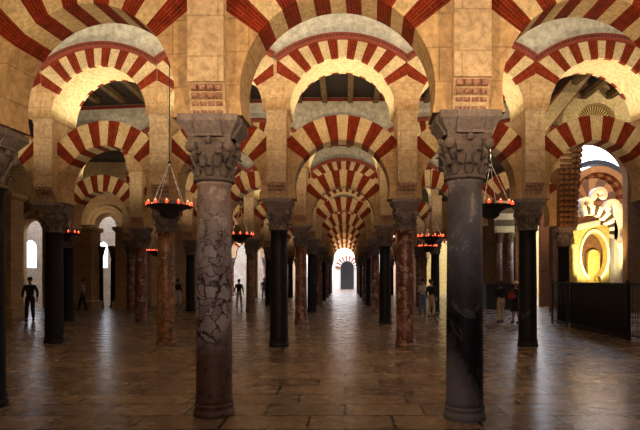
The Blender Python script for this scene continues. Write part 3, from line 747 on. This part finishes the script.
f = [(p.x,D-.45,p.z-.16),(q.x,D-.45,q.z-.16),(q.x,D-.45,q.z+.16),(p.x,D-.45,p.z+.16)]; g = [(x,D+.3,z) for x,_,z in f]
mb.poly(f, 'white'); mb.poly(g[::-1], 'white')
for j in range(4): mb.poly([f[j], f[(j+1)%4], g[(j+1)%4], g[j]], 'white')
mb.build('cornice', e)
mb = MB(); mb.box(a.x, b.x+.7, D-.5, D+.4, 0, at(0,284,D).z, 'gold'); mb.build('altar_step', e)
for px, lab in ((571,'left'),(618,'right')):
    p = at(px, 246, D-.2); mb = MB(); mb.lathe([(.20,0),(.20,.1),(.16,.15),(.15,p.z-.2),(.20,p.z-.1),(.27,p.z),(.27,p.z+.12)], 'white' if px > 600 else 'gold', 16, p.x, D-.6)
    tag(mb.build('stone_column'), 'slender pale column at the %s edge of the yellow shrine' % lab, 'column')
p = at(633, 262, D); mb = MB(); mb.box(p.x-.3, p.x+.9, D-.6, D+.2, 0, 5.5, 'orange'); tag(mb.build('brick_pier'), 'orange-lit brick pier right of the yellow shrine', 'pier')
# paired columns with white banded blocks
for px, lab in ((499.5,'left'),(510.5,'right')):
    p = at(px, 240, 30.2); e = empty('chapel_column', (p.x, 30.2, 1.45), 0, '%s one of two pale columns on the dark counter right of near column' % lab, 'column', 'paired chapel columns')
    mb = MB(); mb.lathe([(.20,0),(.20,.08),(.165,.12),(.155,2.35)], 'shaft_pink', 18); mb.build('shaft', e)
    mb = MB(); mb.lathe([(.165,2.35),(.18,2.4),(.19,2.6),(.26,2.82),(.28,2.84),(.28,2.92)], 'capital', 12)
    for k in range(8): mb.ball((.215*math.cos(k*PI/4), .215*math.sin(k*PI/4), 2.66), .05, 'capital', 6)
    mb.build('capital', e)
p = at(503, 205, 30.2); e = empty('banded_pier', (p.x+.08, 30.2, 4.37), 0, 'white and grey banded pier above the paired columns', 'pier')
mb = MB()
for i, m in enumerate(('white','capital','white','capital','white')): mb.box(-.5, .5, -.25, .25, i*.36, i*.36+.36, m)
mb.build('body', e)
e = empty('counter', (9.1, 30.2, 0), 0, 'dark counter beneath the paired columns', 'counter')
mb = MB(); mb.box(-1.1, 1.1, -.4, .4, 0, 1.35, 'iron'); mb.build('body', e)
mb = MB(); mb.box(-1.15, 1.15, -.45, .45, 1.35, 1.45, 'iron'); mb.build('top', e)

# ------------------------------------------------------------------ left end: massive piers and the moulded portal
def massive(px, py, D, w, h, lab):
    p = at(px, 0, D); e = empty('massive_pier', (p.x, D, 0), 0, lab, 'pier')
    mb = MB(); mb.box(-w, w, -w, w, .5, h, 'tan'); mb.build('body', e)
    mb = MB(); mb.box(-w-.14, w+.14, -w-.14, w+.14, 0, .42, 'tan'); mb.box(-w-.14, w+.14, -w-.14, w+.14, .42, .52, 'tan', top=(-w,w,-w,w)); mb.build('plinth', e)
    mb = MB(); mb.box(-w, w, -w, w, h, h+.12, 'tan', top=(-w-.12,w+.12,-w-.12,w+.12)); mb.box(-w-.12, w+.12, -w-.12, w+.12, h+.12, h+.3, 'tan'); mb.build('impost', e)
    return e
massive(7, 318, 23.4, .46, 5.2, 'massive square stone pier at the left edge')
massive(86, 307, 30.6, .58, 4.4, 'square pier left of the moulded portal')
massive(127, 307, 30.6, .48, 4.4, 'square pier right of the moulded portal')
e = empty('portal_arch', (0, 0, 0), 0, 'arch of several rounded mouldings over the portal at left', 'arch')
c = at(107.5, 225, 31.2)
for r0, r1, th, m in ((.72,.86,.5,'pier'),(.88,.96,.62,'tan'),(.98,1.12,.74,'pier'),(1.15,1.75,.5,'tan'),(1.78,1.92,.8,'pier')):
    mb = MB(); band(mb, (c.x, c.z), r0, r1+.02, 0, 180, 31.35, th, m, 32); mb.build('archivolt', e)
for px, lab in ((100.5,'left'),(113.5,'right')):
    p = at(px, 250, 31.2); e = empty('stone_column', (p.x, 31.2, 0), 0, 'slender dark column on the %s of the portal opening' % lab, 'column', 'portal columns')
    mb = MB(); mb.lathe([(.22,.0),(.22,.1),(.17,.18),(.155,3.0)], 'shaft_black', 18); mb.build('shaft', e)
    mb = MB(); mb.lathe([(.16,3.0),(.19,3.04),(.18,3.1),(.27,3.5),(.30,3.52),(.30,3.66)], 'capital', 16); mb.build('capital', e)
# blind arch over the daylit doorway at far left
mb = MB(); c = at(38, 226, 31.3); band(mb, (c.x, c.z), .95, 1.15, 0, 180, 31.3, .5, 'tan', 24); band(mb, (c.x, c.z), 1.2, 1.42, 0, 180, 31.4, .5, 'pier', 24)
tag(mb.build('door_arch'), 'moulded arch above the daylit doorway at far left', 'arch')

slab('wall_dark_backing', -1.6, 2.4, 85.2, 85.5, 0, 6, 'wood')  # added dark board giving the unlit look behind the gate
# far portal grille
e = empty('grille_gate', (.35, 83.4, 0), 0, 'dark arched gate closing the far end of the aisle', 'gate')
mb = MB()
for i in range(9): x = -.95+.2375*i; mb.box(x-.04, x+.04, -.04, .04, 0, 3.4+math.sqrt(max(0,1.0-x*x))*.95, 'iron')
mb.build('bars', e)
mb = MB(); mb.box(-1.0, 1.0, -.05, .05, 0, 1.5, 'iron'); mb.build('lower_panel', e)
mb = MB(); band(mb, (0, 3.4), .9, 1.05, 0, 180, 0, .12, 'iron', 20); mb.box(-1.05, -.9, -.06, .06, 0, 3.4, 'iron'); mb.box(.9, 1.05, -.06, .06, 0, 3.4, 'iron'); mb.build('frame', e)
mb = MB(); c = (.35, 3.4); band(mb, c, 1.1, 1.9, 0, 180, 83.55, .3, 'white', 18, 'red', 1)
tag(mb.build('portal_arch'), 'red and white striped arch round the far gate', 'arch')

# ------------------------------------------------------------------ people
def skin_obj(name, pts, edges, m, parent, root=0, lv=2):
    me = bpy.data.meshes.new(name); me.from_pydata([p[:3] for p in pts], edges, []); me.materials.append(M[m])
    o = link(name, me, parent); md = o.modifiers.new('skin', 'SKIN'); md.use_smooth_shade = True
    for i, p in enumerate(pts):
        v = me.skin_vertices[0].data[i]; r = p[3] if isinstance(p[3], tuple) else (p[3], p[3]); v.radius = r; v.use_root = (i == root)
    sb = o.modifiers.new('sub', 'SUBSURF'); sb.levels = lv; sb.render_levels = lv
    return o
def person(px, py, h, face, label, top, legs, stride=.16, arms='down', hair='hair', hat=False, dress=False, female=False, shoes='c_black', bend=0.0):
    D = EYE*F/(py-HY); p = at(px, py, D); e = empty('person', (p.x, D, 0), face, label, 'person'); e.scale = (h/1.75,)*3
    sw = .17 if female else .195; st = stride
    # joints; local -Y is forward
    hip = .93; kn = .50; an = .09
    H = {-1: (-.09, 0, hip-.04), 1: (.09, 0, hip-.04)}
    foot = {-1: (-.10, -st, an), 1: (.10, st, an)}
    knee = {s_: ((H[s_][0]+foot[s_][0])/2, (H[s_][1]+foot[s_][1])/2-.05, kn) for s_ in (-1, 1)}
    el, wr = {}, {}
    for s_ in (-1, 1):
        if arms == 'down': el[s_] = (s_*(sw+.06), .03+s_*st*.3, 1.13); wr[s_] = (s_*(sw+.05), -.06+s_*st*.5, .88)
        elif arms == 'front': el[s_] = (s_*(sw+.05), .0, 1.14); wr[s_] = (s_*.07, -.24, 1.16)
        elif arms == 'up': el[s_] = (s_*(sw+.07), -.05, 1.18); wr[s_] = (s_*.13, -.22, 1.38)
    by = -bend
    P = [(0,0,hip,.10),(0,by*.4,1.13,(.125,.09)),(0,by,1.36,(.15,.10)),(0,by*1.05,1.47,.055),(0,by*1.3-.01,1.55,.05),(0,by*1.5-.01,1.625,(.078,.09)),(0,by*1.5,1.70,(.065,.075))]
    E = [(0,1),(1,2),(2,3),(3,4),(4,5),(5,6)]
    for s_ in (-1, 1):
        i = len(P); P += [(*H[s_],.085),(*knee[s_],.055),(foot[s_][0],foot[s_][1],.14,.038),(foot[s_][0],foot[s_][1]+.01,.06,.042),(foot[s_][0]*1.1,foot[s_][1]-.15,.035,.032)]
        E += [(0,i),(i,i+1),(i+1,i+2),(i+2,i+3),(i+3,i+4)]
        i = len(P); P += [(s_*sw*.85,by,1.40,.058),(*el[s_],.040),(*wr[s_],.026)]; E += [(2,i),(i,i+1),(i+1,i+2)]
        d = (Vector(wr[s_])-Vector(el[s_])).normalized(); q = Vector(wr[s_])+d*.07; i = len(P); P.append((*q,.030)); E.append((i-1,i))
        side = d.cross(Vector((0,1,0) if abs(d.y) < .8 else (1,0,0))).normalized()
        for f, L in ((-1.5,.055),(-.5,.07),(.5,.066),(1.5,.05)):
            j = len(P); a = q+side*f*.014+d*.03; b = a+d*L*.6+Vector((0,-.012,0)); P += [(*a,.0095),(*b,.0085)]; E += [(i,j),(j,j+1)]
        j = len(P); a = Vector(wr[s_])+d*.03+side*.032; b = a+d*.035+side*.012; P += [(*a,.010),(*b,.009)]; E += [(i-1,j),(j,j+1)]
    body = skin_obj('body', P, E, 'skin', e)
    hy, hz = by*1.5, 1.64
    mb = MB()                       # nose, eyes, mouth, ears
    mb.ball((0,hy-.10,hz-.02), .016, 'skin', 8, 1.5); mb.ball((-.08,hy,hz-.01), .022, 'skin', 8, 1.4, .5); mb.ball((.08,hy,hz-.01), .022, 'skin', 8, 1.4, .5)
    for sx in (-1, 1): mb.ball((sx*.032,hy-.088,hz+.008), .011, 'c_black', 8, .7)
    mb.ball((0,hy-.088,hz-.062), .018, 'c_red', 8, .35); mb.build('face', e)
    mb = MB(); mb.ball((0,hy+.015,hz+.045), .105, hair, 14, 1.0, .93)
    if female: mb.ball((0,hy+.055,hz-.05), .09, hair, 12, 1.3, .95, .7)
    mb.build('hair', e)
    if hat:
        mb = MB(); mb.lathe([(.10,hz+.05),(.19,hz+.035),(.20,hz+.045),(.11,hz+.07),(.10,hz+.14),(.07,hz+.165),(.01,hz+.17)], 'c_straw', 20, 0, hy); mb.build('hat', e)
    # shirt
    Q = [(0,by*.1,.94,(.155,.12)),(0,by*.4,1.14,(.145,.11)),(0,by,1.36,(.17,.118)),(0,by*1.02,1.44,.07)]; G = [(0,1),(1,2),(2,3)]
    for s_ in (-1, 1):
        i = len(Q); a = Vector(el[s_]).lerp(Vector(wr[s_]), .75); Q += [(s_*sw*.9,by,1.40,.072),(*el[s_],.054),(*a,.040)]; G += [(2,i),(i,i+1),(i+1,i+2)]
    skin_obj('shirt', Q, G, top, e)
    if dress:
        mb = MB(); mb.lathe([(.25,.50),(.235,.60),(.19,.85),(.15,1.02),(.14,1.08)], legs, 18, 0, 0); mb.build('skirt', e)
    else:
        Q = [(0,0,hip+.03,(.15,.11)),(0,0,hip+.14,(.135,.10))]; G = [(0,1)]
        for s_ in (-1, 1):
            i = len(Q); Q += [(*H[s_],.105),(*knee[s_],.078),(foot[s_][0],foot[s_][1],.09,.066)]; G += [(0,i),(i,i+1),(i+1,i+2)]
        skin_obj('trousers', Q, G, legs, e)
    for s_ in (-1, 1):
        mb = MB(); x, y = foot[s_][0]*1.04, foot[s_][1]-.06; mb.ball((x, y, .045), .05, shoes, 10, .95, .95, 2.6); mb.build('shoe', e)
    return e
person(30, 321, 1.80, .3, 'person in black with bag walking before the daylit doorway at left', 'c_black', 'c_black', .10, 'down')
person(83, 310, 1.72, -1.2, 'person in white shirt and dark trousers walking left of the portal', 'c_white', 'c_black', .22, 'down')
person(178, 306, 1.70, 2.6, 'person in dark top and white trousers far behind the brown column', 'c_black', 'c_white', .12)
person(239, 307.5, 1.70, 3.0, 'person in dark jacket right of the pinkish near column', 'c_black', 'c_beige', .14, 'down')
person(264, 298.5, 1.72, 3.0, 'distant person in blue by the bright opening left of black column', 'c_blue', 'c_blue', .12, 'down')
person(423, 315, 1.72, -.6, 'person in white shirt and blue trousers beside the far dark column', 'c_white', 'c_blue', .10, 'front')
person(431, 317, 1.70, 2.2, 'person in black top and pale trousers beside the white-shirted visitor', 'c_black', 'c_beige', .08, 'down')
person(501, 322, 1.66, 3.3, 'person in dark top and beige trousers seen from behind near railing', 'c_black', 'c_beige', .05, 'front', female=True)
w1 = person(516, 323, 1.62, -.9, 'person in straw hat and dark dress holding a red bag', 'c_black', 'c_black', .05, 'front', hat=True, dress=True, female=True)
mb = MB(); mb.box(-.14, .14, -.36, -.24, .98, 1.2, 'c_red', top=(-.11,.11,-.34,-.26)); mb.tube((-.1,-.3,1.2),(0,-.3,1.34),.012,'c_red'); mb.tube((.1,-.3,1.2),(0,-.3,1.34),.012,'c_red')
bg_ = mb.build('handbag', None, w1.location, w1.rotation_euler.z); tag(bg_, 'red handbag carried by the person in the straw hat', 'bag')

# lamps of the chapel
spot(at(590,0,28).x, 26.0, 2.2, 1100, (1,.82,.36), 100, (at(592,0,28).x, 29, 4.0))
spot(at(597,0,29).x, 28.8, 4.6, 900, (1,.55,.18), 140, (at(597,0,31).x, 31.5, 6.5))
spot(8.2, 18.6, 2.6, 120, (1,.55,.22), 120, (8.8, 20.3, 6.5))
spot(10.3, 17.6, 8.0, 160, (1,.80,.50), 150, (10.0, 20.3, 9.5))
spot(-14.4, 29.4, 5.2, 50, YEL, 150, (-14.4, 31.5, 6.2))  # outside the chapel: added to brighten the left portal wall
